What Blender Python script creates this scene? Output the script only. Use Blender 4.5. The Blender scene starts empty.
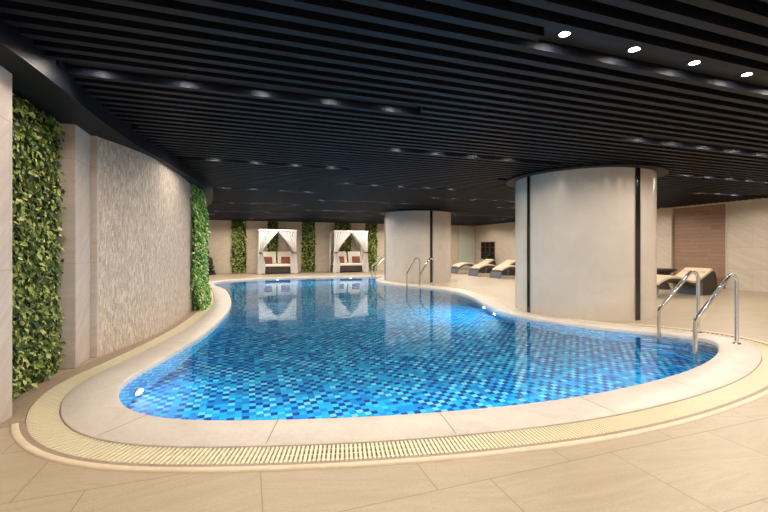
import bpy, bmesh, math, random
from mathutils import Vector, Matrix
random.seed(7)
C = bpy.context.scene
COL = C.collection
# ------------------------------------------------------------------ frame of the room
CA, SA = 0.94605, 0.32400           # u runs along the ceiling slats, v across them
def UV(u, v): return (CA*u - SA*v, SA*u + CA*v)
def toUV(x, y): return (CA*x + SA*y, -SA*x + CA*y)
RZ = math.atan2(SA, CA)
CAMH, CEIL = 1.2, 2.60
# ------------------------------------------------------------------ object helpers
def mesh(name, V, F, mat, parent=None, smooth=False, uvs=None):
    me = bpy.data.meshes.new(name)
    me.from_pydata([tuple(v) for v in V], [], F)
    if mat is not None:
        for m in (mat if isinstance(mat, (list, tuple)) else [mat]): me.materials.append(m)
    if smooth:
        me.polygons.foreach_set('use_smooth', [True]*len(me.polygons))
    if uvs is not None:
        ul = me.uv_layers.new(name='UVMap')
        for lp in me.loops: ul.data[lp.index].uv = uvs[lp.vertex_index]
    me.update()
    o = bpy.data.objects.new(name, me)
    COL.objects.link(o)
    if parent is not None: o.parent = parent
    return o
def fix_normals(o):
    bm = bmesh.new(); bm.from_mesh(o.data)
    bmesh.ops.recalc_face_normals(bm, faces=bm.faces[:]); bm.to_mesh(o.data); bm.free(); return o
def tag(o, label=None, cat=None, group=None, kind=None):
    if label: o['label'] = label
    if cat: o['category'] = cat
    if group: o['group'] = group
    if kind: o['kind'] = kind
    return o
def empty(name, loc, rz=0.0):
    o = bpy.data.objects.new(name, None); COL.objects.link(o)
    o.empty_display_size = 0.1
    o.location = loc; o.rotation_euler = (0, 0, rz); return o
def copy_tree(o, parent=None):
    c = o.copy(); COL.objects.link(c)
    if parent is not None: c.parent = parent
    for ch in list(o.children): copy_tree(ch, c)
    return c
class MB:
    def __init__(s): s.V, s.F = [], []
    def add(s, V, F):
        n = len(s.V); s.V += [tuple(v) for v in V]; s.F += [tuple(i+n for i in f) for f in F]; return s
    def box(s, x0, x1, y0, y1, z0, z1, f=None):
        V = [(x, y, z) for z in (z0, z1) for (x, y) in ((x0,y0),(x1,y0),(x1,y1),(x0,y1))]
        if f: V = [f(*p) for p in V]
        return s.add(V, [(3,2,1,0),(4,5,6,7),(0,1,5,4),(1,2,6,5),(2,3,7,6),(3,0,4,7)])
    def uvbox(s, u0, u1, v0, v1, z0, z1):
        return s.box(u0, u1, v0, v1, z0, z1, lambda u, v, z: (*UV(u, v), z))
    def prism(s, pts, z0, z1):
        n = len(pts); V = [(x, y, z0) for x, y in pts] + [(x, y, z1) for x, y in pts]
        return s.add(V, [tuple(range(n))[::-1], tuple(range(n, 2*n))] + [(i, (i+1) % n, n+(i+1) % n, n+i) for i in range(n)])
    def cyl(s, cx, cy, z0, z1, r0, r1=None, n=24):
        r1 = r0 if r1 is None else r1
        V = [(cx+r*math.cos(2*math.pi*i/n), cy+r*math.sin(2*math.pi*i/n), z) for (r, z) in ((r0, z0), (r1, z1)) for i in range(n)]
        return s.add(V, [tuple(range(n))[::-1], tuple(range(n, 2*n))] + [(i, (i+1) % n, n+(i+1) % n, n+i) for i in range(n)])
    def lathe(s, cx, cy, prof, n=32, ang=(0, 2*math.pi)):
        full = abs(ang[1]-ang[0]-2*math.pi) < 1e-6
        m = n if full else n+1
        V = [(cx+r*math.cos(ang[0]+(ang[1]-ang[0])*i/n), cy+r*math.sin(ang[0]+(ang[1]-ang[0])*i/n), z) for (r, z) in prof for i in range(m)]
        F = []
        for k in range(len(prof)-1):
            for i in range(n):
                j = (i+1) % m
                F.append((k*m+i, k*m+j, (k+1)*m+j, (k+1)*m+i))
        return s.add(V, F)
    def tube(s, pts, r, n=12, caps=True):
        pts = [Vector(p) for p in pts]; rings = []
        prev = None
        for i, p in enumerate(pts):
            t = ((pts[min(i+1, len(pts)-1)]-p).normalized() + (p-pts[max(i-1, 0)]).normalized())
            t.normalize()
            if prev is None:
                a = Vector((0, 0, 1)) if abs(t.z) < .9 else Vector((1, 0, 0))
                a = (a - t*a.dot(t)).normalized()
            else:
                a = (prev - t*prev.dot(t)).normalized()
            prev = a; b = t.cross(a)
            rr = r[i] if isinstance(r, (list, tuple)) else r
            rings.append([p + (a*math.cos(2*math.pi*k/n) + b*math.sin(2*math.pi*k/n))*rr for k in range(n)])
        V = [v for ring in rings for v in ring]; F = []
        for i in range(len(rings)-1):
            for k in range(n):
                F.append((i*n+k, i*n+(k+1) % n, (i+1)*n+(k+1) % n, (i+1)*n+k))
        if caps: F += [tuple(range(n))[::-1], tuple(range((len(rings)-1)*n, len(rings)*n))]
        return s.add(V, F)
    def ribbon(s, path, thick, y0, y1, ny=1, crown=0.0):
        # path: (x,z) list, thick below the path; extruded over y
        n = len(path); nor = []
        for i in range(n):
            a = Vector(path[max(i-1, 0)]); b = Vector(path[min(i+1, n-1)]); t = (b-a).normalized(); nor.append(Vector((-t.y, t.x)))
        V = []; F = []
        for j in range(ny+1):
            w = j/ny; y = y0+(y1-y0)*w; e = crown*(1-(2*w-1)**4)
            for i in range(n):
                p = Vector(path[i]) + nor[i]*e; V.append((p.x, y, p.y))
            for i in range(n):
                p = Vector(path[i]) - nor[i]*thick; V.append((p.x, y, p.y))
        m = 2*n
        for j in range(ny):
            for i in range(n-1):
                F.append((j*m+i, j*m+i+1, (j+1)*m+i+1, (j+1)*m+i)); F.append((j*m+n+i+1, j*m+n+i, (j+1)*m+n+i, (j+1)*m+n+i+1))
            F.append((j*m+n, j*m, (j+1)*m, (j+1)*m+n)); F.append((j*m+n-1, j*m+2*n-1, (j+1)*m+2*n-1, (j+1)*m+n-1))
        for j in (0, ny):
            for i in range(n-1):
                q = (j*m+i, j*m+n+i, j*m+n+i+1, j*m+i+1); F.append(q if j == 0 else q[::-1])
        return s.add(V, F)
    def build(s, name, mat, parent=None, smooth=False, bevel=0.0, seg=2):
        o = mesh(name, s.V, s.F, mat, parent, smooth)
        if bevel:
            b = o.modifiers.new('bevel', 'BEVEL'); b.width = bevel; b.segments = seg; b.limit_method = 'ANGLE'; b.angle_limit = math.radians(40)
        return o
def auto_smooth(o, deg=40):
    bm = bmesh.new(); bm.from_mesh(o.data)
    bmesh.ops.recalc_face_normals(bm, faces=bm.faces[:])
    for f in bm.faces: f.smooth = True
    for e in bm.edges:
        if len(e.link_faces) == 2 and e.calc_face_angle(0) > math.radians(deg): e.smooth = False
    bm.to_mesh(o.data); bm.free(); return o
# ------------------------------------------------------------------ materials
class G:
    def __init__(s, name, rough=.5, metal=0.0, spec=.5):
        s.m = bpy.data.materials.new(name); s.m.use_nodes = True; s.t = s.m.node_tree; s.t.nodes.clear()
        s.out = s.n('ShaderNodeOutputMaterial'); s.b = s.n('ShaderNodeBsdfPrincipled')
        s.b.inputs['Roughness'].default_value = rough; s.b.inputs['Metallic'].default_value = metal
        s.b.inputs['Specular IOR Level'].default_value = spec
        s.l(s.b.outputs[0], s.out.inputs['Surface'])
    def n(s, k): return s.t.nodes.new(k)
    def l(s, a, b): s.t.links.new(a, b)
    def put(s, v, inp):
        if hasattr(v, 'is_output') or isinstance(v, bpy.types.NodeSocket): s.l(v, inp)
        else: inp.default_value = v
    def math(s, op, a, b=0.0, c=None):
        x = s.n('ShaderNodeMath'); x.operation = op; s.put(a, x.inputs[0]); s.put(b, x.inputs[1])
        if c is not None: s.put(c, x.inputs[2])
        return x.outputs[0]
    def pos(s): return s.n('ShaderNodeNewGeometry').outputs['Position']
    def obj(s): return s.n('ShaderNodeTexCoord').outputs['Object']
    def uv(s): return s.n('ShaderNodeTexCoord').outputs['UV']
    def dot(s, v, d):
        x = s.n('ShaderNodeVectorMath'); x.operation = 'DOT_PRODUCT'; s.l(v, x.inputs[0]); x.inputs[1].default_value = d; return x.outputs['Value']
    def comb(s, x, y, z=0.0):
        k = s.n('ShaderNodeCombineXYZ'); s.put(x, k.inputs[0]); s.put(y, k.inputs[1]); s.put(z, k.inputs[2]); return k.outputs[0]
    def sep(s, v):
        k = s.n('ShaderNodeSeparateXYZ'); s.l(v, k.inputs[0]); return k.outputs
    def noise(s, v, scale=5, detail=3, rough=.5, dist=0.0):
        k = s.n('ShaderNodeTexNoise'); s.l(v, k.inputs['Vector']); k.inputs['Scale'].default_value = scale
        k.inputs['Detail'].default_value = detail; k.inputs['Roughness'].default_value = rough; k.inputs['Distortion'].default_value = dist
        return k.outputs['Fac']
    def white(s, v):
        k = s.n('ShaderNodeTexWhiteNoise'); k.noise_dimensions = '3D'; s.l(v, k.inputs['Vector']); return k.outputs['Value']
    def ramp(s, f, stops, const=False):
        k = s.n('ShaderNodeValToRGB'); s.put(f, k.inputs[0]); e = k.color_ramp.elements
        k.color_ramp.interpolation = 'CONSTANT' if const else 'LINEAR'
        while len(e) < len(stops): e.new(.5)
        for i, (p, c) in enumerate(stops): e[i].position = p; e[i].color = (*c, 1)
        return k.outputs['Color']
    def mix(s, f, a, b, mode='MIX'):
        k = s.n('ShaderNodeMix'); k.data_type = 'RGBA'; k.blend_type = mode
        s.put(f, k.inputs[0])
        for v, i in ((a, 6), (b, 7)):
            s.put((*v, 1) if isinstance(v, tuple) and len(v) == 3 else v, k.inputs[i])
        return k.outputs[2]
    def color(s, c):
        s.put((*c, 1) if isinstance(c, tuple) and len(c) == 3 else c, s.b.inputs['Base Color']); return s
    def bump(s, h, strength=.3, dist=.01):
        k = s.n('ShaderNodeBump'); k.inputs['Strength'].default_value = strength; k.inputs['Distance'].default_value = dist
        s.l(h, k.inputs['Height']); s.l(k.outputs[0], s.b.inputs['Normal']); return s
def plain(name, c, rough=.5, metal=0.0, spec=.5, var=.06, scale=8):
    g = G(name, rough, metal, spec)
    f = g.noise(g.obj(), scale, 3)
    g.color(g.mix(f, tuple(x*(1-var) for x in c), tuple(min(1, x*(1+var)) for x in c)))
    return g.m
DU, DV = (CA, SA, 0), (-SA, CA, 0)
def stone(name, c, axis, bl=1.2, bh=.62, rough=.55, vein=.10, diag=.6, joint=.72, spec=.4):
    """sawn sandstone cladding: slabs bl x bh, slanted veins"""
    g = G(name, rough, 0, spec); p = g.pos()
    a = g.dot(p, axis); z = g.dot(p, (0, 0, 1))
    row = g.math('FLOOR', g.math('DIVIDE', z, bh))
    aa = g.math('DIVIDE', g.math('ADD', a, g.math('MULTIPLY', row, bl*.5)), bl)
    cell = g.math('FLOOR', aa)
    rnd = g.white(g.comb(row, cell, 3.1))
    q = g.comb(g.math('MULTIPLY_ADD', z, diag, g.math('MULTIPLY_ADD', rnd, 3.0, a)), g.math('MULTIPLY', g.math('SUBTRACT', z, g.math('MULTIPLY', a, diag)), 7.0), g.math('MULTIPLY', rnd, 9))
    v1 = g.noise(q, 1.2, 5, .6, .6)
    fine = g.noise(p, 60, 2)
    col = g.ramp(v1, [(.25, tuple(x*(1-vein) for x in c)), (.5, c), (.62, tuple(min(1, x*(1+vein)) for x in c)), (.8, tuple(x*(1-vein*.5) for x in c))])
    col = g.mix(.10, col, g.ramp(fine, [(.3, tuple(x*.6 for x in c)), (.7, tuple(min(1, x*1.35) for x in c))]))
    col = g.mix(g.math('MULTIPLY', rnd, .12), col, tuple(x*.75 for x in c))
    fz = g.math('FRACT', g.math('DIVIDE', z, bh)); fa = g.math('FRACT', aa)
    j = g.math('MAXIMUM', g.math('LESS_THAN', fz, .006/bh), g.math('LESS_THAN', fa, .005/bl))
    col = g.mix(g.math('MULTIPLY', j, 1.0), col, tuple(x*joint for x in c))
    g.color(col); g.bump(v1, .08, .004)
    return g.m
def floor_mat():
    g = G('sandstone floor tiles', .42, 0, .4); p = g.pos(); c = (.43, .345, .24)
    u = g.dot(p, DU); v = g.dot(p, DV)
    vv = g.math('DIVIDE', g.math('SUBTRACT', v, 1.77), .57); row = g.math('FLOOR', vv)
    uu = g.math('DIVIDE', g.math('SUBTRACT', g.math('SUBTRACT', u, .888), g.math('MULTIPLY', row, .53)), .83); cell = g.math('FLOOR', uu)
    rnd = g.white(g.comb(row, cell, 1.7))
    q = g.comb(g.math('MULTIPLY_ADD', rnd, 11, g.math('MULTIPLY', u, 1.0)), g.math('ADD', g.math('MULTIPLY', v, 7.0), g.math('MULTIPLY', u, g.math('MULTIPLY', g.math('SUBTRACT', rnd, .5), 5.0))), rnd)
    v1 = g.noise(q, 1.6, 5, .6, .8)
    sand = g.noise(p, 90, 2)
    col = g.ramp(v1, [(.22, tuple(x*.87 for x in c)), (.45, c), (.56, tuple(x*1.10 for x in c)), (.64, tuple(x*.96 for x in c)), (.85, tuple(x*.86 for x in c))])
    col = g.mix(.22, col, g.ramp(sand, [(.3, tuple(x*.6 for x in c)), (.7, tuple(x*1.4 for x in c))]))
    col = g.mix(g.math('MULTIPLY', g.white(g.comb(cell, row, 8.2)), .22), col, (.38, .29, .20))
    j = g.math('MAXIMUM', g.math('LESS_THAN', g.math('FRACT', vv), .005/.57), g.math('LESS_THAN', g.math('FRACT', uu), .005/.83))
    col = g.mix(j, col, (.26, .195, .135))
    g.color(col); g.bump(v1, .06, .003)
    r = g.math('MULTIPLY_ADD', sand, .25, .32); g.l(r, g.b.inputs['Roughness'])
    return g.m
def mosaic_mat():
    g = G('blue glass mosaic', .35, 0, .4); uv = g.uv(); s = g.sep(uv)
    T = .062
    a = g.math('DIVIDE', s[0], T); b = g.math('DIVIDE', s[1], T)
    ca, cb = g.math('FLOOR', a), g.math('FLOOR', b)
    rnd = g.white(g.comb(ca, cb, .5))
    alt = g.math('FLOORED_MODULO', g.math('ADD', ca, cb), 2.0)
    f = g.math('MULTIPLY_ADD', alt, .40, g.math('MULTIPLY', rnd, .60))
    col = g.ramp(f, [(0, (.005, .035, .19)), (.20, (.005, .05, .30)), (.36, (.008, .21, .52)), (.50, (.015, .37, .68)), (.72, (.06, .55, .80)), (.86, (.22, .72, .88))], True)
    fa, fb = g.math('FRACT', a), g.math('FRACT', b)
    j = g.math('MAXIMUM', g.math('LESS_THAN', fa, .06), g.math('LESS_THAN', fb, .06))
    col = g.mix(j, col, (.03, .22, .45))
    g.color(col); return g.m
def water_mat():
    g = G('pool water'); g.t.nodes.remove(g.b)
    k = g.n('ShaderNodeBsdfGlass'); k.inputs['IOR'].default_value = 1.333; k.inputs['Roughness'].default_value = 0.0
    k.inputs['Color'].default_value = (.93, .985, 1, 1)
    g.l(k.outputs[0], g.out.inputs['Surface'])
    p = g.pos()
    h = g.math('ADD', g.math('MULTIPLY', g.noise(p, 1.4, 2, .5), 1.0), g.math('MULTIPLY', g.noise(p, 5.0, 2, .5), .16))
    bp = g.n('ShaderNodeBump'); bp.inputs['Strength'].default_value = 1.0; bp.inputs['Distance'].default_value = .0045
    g.l(h, bp.inputs['Height']); g.l(bp.outputs[0], k.inputs['Normal'])
    return g.m
def chip_mat():
    """split-face stone mosaic: small upright chips"""
    g = G('split stone chips', .75, 0, .25); s = g.sep(g.uv())
    W, H = .017, .062
    col_i = g.math('FLOOR', g.math('DIVIDE', s[0], W))
    zz = g.math('ADD', g.math('DIVIDE', s[1], H), g.math('MULTIPLY', g.white(g.comb(col_i, 0.0, .3)), 7.0))
    rnd = g.white(g.comb(col_i, g.math('FLOOR', zz), 2.2))
    c = (.56, .465, .385)
    col = g.ramp(rnd, [(0, tuple(x*.68 for x in c)), (.3, tuple(x*.9 for x in c)), (.7, tuple(x*1.02 for x in c)), (1, tuple(min(.95,x*1.3) for x in c))])
    gap = g.math('MAXIMUM', g.math('LESS_THAN', g.math('FRACT', g.math('DIVIDE', s[0], W)), .10), g.math('LESS_THAN', g.math('FRACT', zz), .04))
    col = g.mix(gap, col, tuple(x*.6 for x in c)); g.color(col)
    h = g.math('SUBTRACT', rnd, g.math('MULTIPLY', gap, .6)); g.bump(h, .5, .006)
    return g.m
def leaf_mat(name, stops, rough=.45):
    g = G(name, rough, 0, .35)
    r = g.n('ShaderNodeNewGeometry').outputs['Random Per Island']
    g.color(g.ramp(r, stops)); 
    g.b.inputs['Subsurface Weight'].default_value = 0.0
    return g.m
def wood_mat():
    g = G('walnut planks', .45, 0, .35); p = g.pos()
    a = g.dot(p, DV); z = g.dot(p, (0, 0, 1)); H = .12
    row = g.math('FLOOR', g.math('DIVIDE', z, H)); off = g.white(g.comb(row, .2, .1))
    aa = g.math('DIVIDE', g.math('MULTIPLY_ADD', off, 4.0, a), .95); cell = g.math('FLOOR', aa)
    rnd = g.white(g.comb(row, cell, .9))
    grain = g.noise(g.comb(g.math('MULTIPLY_ADD', rnd, 7, g.math('MULTIPLY', a, 1.5)), g.math('MULTIPLY', z, 30), rnd), 1.5, 4, .6, .5)
    col = g.mix(grain, (.12, .064, .038), (.43, .285, .20))
    col = g.mix(g.math('MULTIPLY', rnd, .6), col, (.34, .22, .15))
    j = g.math('MAXIMUM', g.math('LESS_THAN', g.math('FRACT', g.math('DIVIDE', z, H)), .05), g.math('LESS_THAN', g.math('FRACT', aa), .006))
    g.color(g.mix(j, col, (.16, .09, .06))); return g.m
def wicker_mat(name, c):
    g = G(name, .5, 0, .4); p = g.obj(); s = g.sep(p)
    w = g.math('MULTIPLY', g.math('SINE', g.math('MULTIPLY', g.math('ADD', s[0], s[1]), 210)), g.math('SINE', g.math('MULTIPLY', s[2], 260)))
    g.color(g.mix(g.math('MULTIPLY_ADD', w, .5, .5), tuple(x*.45 for x in c), tuple(x*1.4 for x in c))); g.bump(w, .5, .004); return g.m
def fabric_mat(name, c, rough=.9):
    g = G(name, rough, 0, .15); p = g.obj()
    n = g.noise(p, 25, 3); g.color(g.mix(n, tuple(x*.92 for x in c), tuple(min(1, x*1.06) for x in c)))
    g.b.inputs['Sheen Weight'].default_value = .2; return g.m
def emit_mat(name, c, st):
    g = G(name); g.color((.8, .8, .8)); g.b.inputs['Emission Color'].default_value = (*c, 1); g.b.inputs['Emission Strength'].default_value = st; return g.m
def marble_mat(name, c, rough):
    g = G(name, rough, 0, .45); p = g.pos()
    n = g.noise(p, 3.0, 6, .6, 1.2); f = g.noise(p, 45, 2)
    col = g.ramp(n, [(.3, tuple(x*.90 for x in c)), (.5, c), (.7, tuple(min(1, x*1.06) for x in c))])
    g.color(g.mix(.08, col, g.ramp(f, [(.3, tuple(x*.6 for x in c)), (.7, (1, 1, 1))]))); return g.m
def column_mat():
    g = G('honed cream stone', .22, 0, .5); p = g.pos(); c = (.535, .485, .435)
    s = g.sep(p)
    n = g.noise(p, 1.6, 6, .62, .8); n2 = g.noise(g.comb(g.math('MULTIPLY', s[0], 4), g.math('MULTIPLY', s[1], 4), g.math('MULTIPLY', s[2], .7)), 1.5, 3)
    col = g.ramp(n, [(.32, tuple(x*.91 for x in c)), (.52, c), (.68, tuple(x*1.07 for x in c))]); col = g.mix(g.math('MULTIPLY', n2, .35), col, (.50, .41, .32))
    g.color(col); g.l(g.math('MULTIPLY_ADD', n, .2, .14), g.b.inputs['Roughness']); return g.m
M = dict(
 floor=floor_mat(), mosaic=mosaic_mat(), water=water_mat(), chips=chip_mat(), wood=wood_mat(), column=column_mat(),
 stone_u=stone('sandstone wall slabs', (.585, .495, .385), DU), stone_v=stone('sandstone side slabs', (.535, .465, .385), DV),
 pier=stone('sandstone pier slabs', (.50, .42, .365), DV, 1.4, 1.05, .6, .12, .9), pier_u=stone('sandstone pier front', (.50, .42, .365), DU, 1.4, 1.05, .6, .12, .9),
 coping=marble_mat('cream pool coping', (.62, .545, .475), .45), lip=marble_mat('pale curb stone', (.70, .57, .40), .5),
 strip=marble_mat('brown stone strip', (.33, .235, .155), .5), grate=plain('cream plastic grate', (.76, .68, .48), .45, var=.05), channel=plain('drain channel', (.40, .285, .135), .7),
 joint=plain('stone joint', (.22, .17, .12), .8), slat=plain('blue black slat paint', (.0048, .0064, .0115), .5, 0, .12, .15, 3), void=plain('black ceiling void', (.006, .006, .008), .9),
 plate=plain('dark slot plate', (.018, .018, .021), .55, 0, .2), fascia=plain('blue black fascia', (.0045, .0055, .009), .5, 0, .12),
 steel=plain('polished steel', (.72, .72, .72), .12, 1.0, var=.02), darkglass=plain('black glass strip', (.010, .010, .011), .08, 0, .6), brass=plain('strip frame metal', (.35, .31, .26), .3, 1.0),
 wicker=wicker_mat('dark wicker', (.035, .026, .022)), wickerblue=wicker_mat('slate wicker', (.13, .145, .20)), cushion=fabric_mat('beige cushion cloth', (.60, .475, .33)), white=fabric_mat('white curtain cloth', (.76, .74, .715)),
 mattress=fabric_mat('cream mattress cloth', (.74, .67, .58)), rust=fabric_mat('rust brown cloth', (.20, .065, .045)), tie=fabric_mat('brown tie cloth', (.22, .11, .07)), whitewood=plain('white painted frame', (.78, .76, .73), .5),
 leaf=leaf_mat('green wall leaves', [(0, (.008, .018, .005)), (.28, (.035, .07, .014)), (.5, (.11, .17, .032)), (.76, (.30, .36, .075)), (1, (.60, .60, .24))]),
 ivy=leaf_mat('ivy leaves', [(0, (.02, .10, .015)), (.3, (.08, .30, .035)), (.5, (.24, .54, .08)), (.72, (.56, .74, .30)), (1, (.82, .86, .60))]),
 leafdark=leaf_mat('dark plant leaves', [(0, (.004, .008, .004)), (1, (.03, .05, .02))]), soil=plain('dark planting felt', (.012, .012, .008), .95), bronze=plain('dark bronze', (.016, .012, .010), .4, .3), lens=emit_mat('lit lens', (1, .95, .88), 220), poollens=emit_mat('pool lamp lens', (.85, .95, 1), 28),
 glassdoor=plain('greenish frosted glass', (.52, .56, .49), .25, 0, .5), niche=plain('red brown shelf wood', (.17, .065, .042), .5), bench=plain('red brown bench wood', (.20, .085, .045), .45), trimmetal=plain('light trim', (.55, .49, .41), .5),
)
# ------------------------------------------------------------------ pool outline (metres, on the floor)
F_, CX, HY = 395.0, 384.0, 249.0
def at(px, py): d = CAMH*F_/(py-HY); return ((px-CX)/F_*d, d)
ctrl = [at(*p) for p in ((117.5,393),(120.5,402.5),(130,411),(150,417),(181,420.5),(230,421.5),(290,420.5),(350,418.5),(420,414.5),(480,409.5),(540,403),(600,393.5),(650,382.5),(690,370.5),(712,359),(719,348),
        (711,340.5),(690,337),(660,333.8),(620,330),(585,326),(546,320.5),(515,315),(497,310.2),(484,303.5),(470,296.2),(452,290.8),(434,288),(417,286.3),(398,284.5))]
ctrl += [(.05,13.95),(-.22,14.55),(-.31,15.2),(-.30,15.75),(-.17,16.25),(-.03,16.75),(-.12,17.15),(-.6,17.26)]
ctrl += [(-1.9,17.05),(-3.4,16.7),(-4.68,16.15),(-5.55,15.45),(-6.02,14.72),(-6.05,13.95),(-5.60,13.05)]
ctrl += [at(*p) for p in ((224.7,289.5),(230,297),(231,304),(228,311),(220,320),(209,330),(196,339),(180,349),(165,358),(150,366.5),(133.5,375.5),(122,384.5))]
def closed_spline(P, per=12):
    n = len(P); out = []
    for i in range(n):
        p0, p1, p2, p3 = (Vector(P[(i+k) % n]) for k in (-1, 0, 1, 2))
        t0 = 0; t1 = t0+max((p1-p0).length, 1e-4)**.5; t2 = t1+max((p2-p1).length, 1e-4)**.5; t3 = t2+max((p3-p2).length, 1e-4)**.5
        for k in range(per):
            t = t1+(t2-t1)*k/per
            a1 = p0*((t1-t)/(t1-t0))+p1*((t-t0)/(t1-t0)); a2 = p1*((t2-t)/(t2-t1))+p2*((t-t1)/(t2-t1)); a3 = p2*((t3-t)/(t3-t2))+p3*((t-t2)/(t3-t2))
            b1 = a1*((t2-t)/(t2-t0))+a2*((t-t0)/(t2-t0)); b2 = a2*((t3-t)/(t3-t1))+a3*((t-t1)/(t3-t1))
            out.append(b1*((t2-t)/(t2-t1))+b2*((t-t1)/(t2-t1)))
    return out
def resample(P, step, closed=True):
    Q = P+[P[0]] if closed else P
    L = [0]
    for a, b in zip(Q, Q[1:]): L.append(L[-1]+(b-a).length)
    n = max(8, int(round(L[-1]/step))); out = []; j = 0
    for i in range(n if closed else n+1):
        s = L[-1]*i/n
        while j < len(L)-2 and L[j+1] < s: j += 1
        w = (s-L[j])/max(L[j+1]-L[j], 1e-9); out.append(Q[j].lerp(Q[j+1], w))
    return out, L[-1]
def smooth_loop(P, it):
    for _ in range(it):
        n = len(P); P = [P[i]*.5+(P[i-1]+P[(i+1) % n])*.25 for i in range(n)]
    return P
POOL, PLEN = resample(closed_spline(ctrl), .06)
POOL = smooth_loop(POOL, 8)
NP_ = len(POOL)
NORM = []
for i in range(NP_):
    t = (POOL[(i+1) % NP_]-POOL[i-1]).normalized(); NORM.append(Vector((t.y, -t.x)))   # outward for anticlockwise loops
area = sum(POOL[i].x*POOL[(i+1) % NP_].y-POOL[(i+1) % NP_].x*POOL[i].y for i in range(NP_))
if area < 0: NORM = [-n for n in NORM]
NORM = smooth_loop(NORM, 12); NORM = [n.normalized() for n in NORM]
def off(d): return [POOL[i]+NORM[i]*d for i in range(NP_)]
def nearest(x, y):
    p = Vector((x, y)); return min(range(NP_), key=lambda i: (POOL[i]-p).length)
W_COP, W_GR = .365, .555
WATER = -.035
def ring_sweep(profile, idx=None):
    """closed (or partial) sweep of an (offset, z) profile along the pool edge"""
    ids = list(range(NP_)) if idx is None else idx
    loops = [off(d) for d, z in profile]; V = []
    for i in ids:
        for (d, z), lp in zip(profile, loops): V.append((lp[i].x, lp[i].y, z))
    m = len(profile); n = len(ids); F = []
    for a in range(n if idx is None else n-1):
        b = (a+1) % n
        for k in range(m-1): F.append((a*m+k, a*m+k+1, b*m+k+1, b*m+k))
    if idx is not None: F += [tuple(range(m)), tuple(range((n-1)*m, n*m))[::-1]]
    return V, F
# floor with the pool cut out
def fill_mesh(loops, z, name, mat, flip=False):
    bm = bmesh.new(); ed = []
    for lp in loops:
        vs = [bm.verts.new((p[0], p[1], z)) for p in lp]
        ed += [bm.edges.new((vs[i], vs[(i+1) % len(vs)])) for i in range(len(vs))]
    bmesh.ops.triangle_fill(bm, use_beauty=True, use_dissolve=False, edges=ed, normal=(0, 0, 1))
    for f in bm.faces:
        if f.normal.z < 0: f.normal_flip()
    me = bpy.data.meshes.new(name); bm.to_mesh(me); bm.free(); me.materials.append(mat)
    o = bpy.data.objects.new(name, me); COL.objects.link(o); return o
U0, U1, V0, V1 = -10.0, 13.5, -3.2, 20.9
UFAR = 13.02
outer = [UV(U0, V0), UV(U1+.3, V0), UV(U1+.3, V1+.3), UV(U0, V1+.3)]
fl = fill_mesh([outer, off(W_GR)], 0.0, 'floor', M['floor'])
tag(fl, 'beige sandstone tile floor around the pool', 'floor', kind='structure')
sub = MB().uvbox(U0, U1+.3, V0, V1+.3, -1.9, -1.7).build('floor_slab', M['channel'], fl)
# coping with radial joints
cop_prof = [(.03, -.045), (.0, -.042), (-.004, -.01), (.006, .010), (.02, .016), (W_COP-.012, .016), (W_COP, .008), (W_COP, -.035), (.03, -.045)]
cv, cf = ring_sweep(cop_prof)
cop = mesh('pool_coping', cv, cf, M['coping']); auto_smooth(cop, 35)
tag(cop, 'cream stone coping slabs ringing the pool edge', 'pool coping', kind='structure')
jm = MB()
jpts = [((147,417),), ((280,421),), ((435,413),), ((188,344),), ((232,300),), ((575,398),), ((660,379),), ((705,343),)]
jids = [nearest(*at(*p[0])) for p in jpts] + [nearest(*p) for p in ((1.2, 12.9), (3.0, 6.2), (2.2, 8.0), (-2.5, 16.9), (-5.2, 15.7))]
for i in jids:
    a = POOL[i]+NORM[i]*.008; b = POOL[i]+NORM[i]*(W_COP-.008); t = Vector((-NORM[i].y, NORM[i].x))*.003
    jm.add([(*(a-t), .0172), (*(b-t), .0172), (*(b+t), .0172), (*(a+t), .0172)], [(0, 1, 2, 3)])
jm.build('grout_joint', M['joint'], cop)
# overflow channel and grate
gv, gf = ring_sweep([(W_COP, -.03), (W_COP+.001, -.05), (W_GR, -.05), (W_GR, .0)])
gr = empty('overflow_grate', (0, 0, 0))
tag(gr, 'cream slotted overflow drain grate ringing the coping', 'drain grate', kind='structure')
mesh('channel', gv, gf, M['channel'], gr)
gb = MB(); pitch = .025; nb = int(PLEN/pitch)
Pd, _ = resample(POOL, PLEN/nb)
for k in range(nb):
    q_ = k*NP_/nb; i = int(q_); w_ = q_-i
    p = POOL[i].lerp(POOL[(i+1) % NP_], w_); n = NORM[i].lerp(NORM[(i+1) % NP_], w_).normalized(); t = Vector((-n.y, n.x))
    hw = .0076
    q = [(p+n*(W_COP+.006)-t*hw), (p+n*(W_GR-.004)-t*hw*1.05), (p+n*(W_GR-.004)+t*hw*1.05), (p+n*(W_COP+.006)+t*hw)]
    gb.prism([(a.x, a.y) for a in q], -.022, .002)
gb.build('bars', M['grate'], gr)
for d in (W_COP+.035, W_COP+.095, W_COP+.155):
    v_, f_ = ring_sweep([(d-.006, -.007), (d+.006, -.007), (d+.006, -.02), (d-.006, -.02), (d-.006, -.007)])
    mesh('bar_link', v_, f_, M['grate'], gr)
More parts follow.
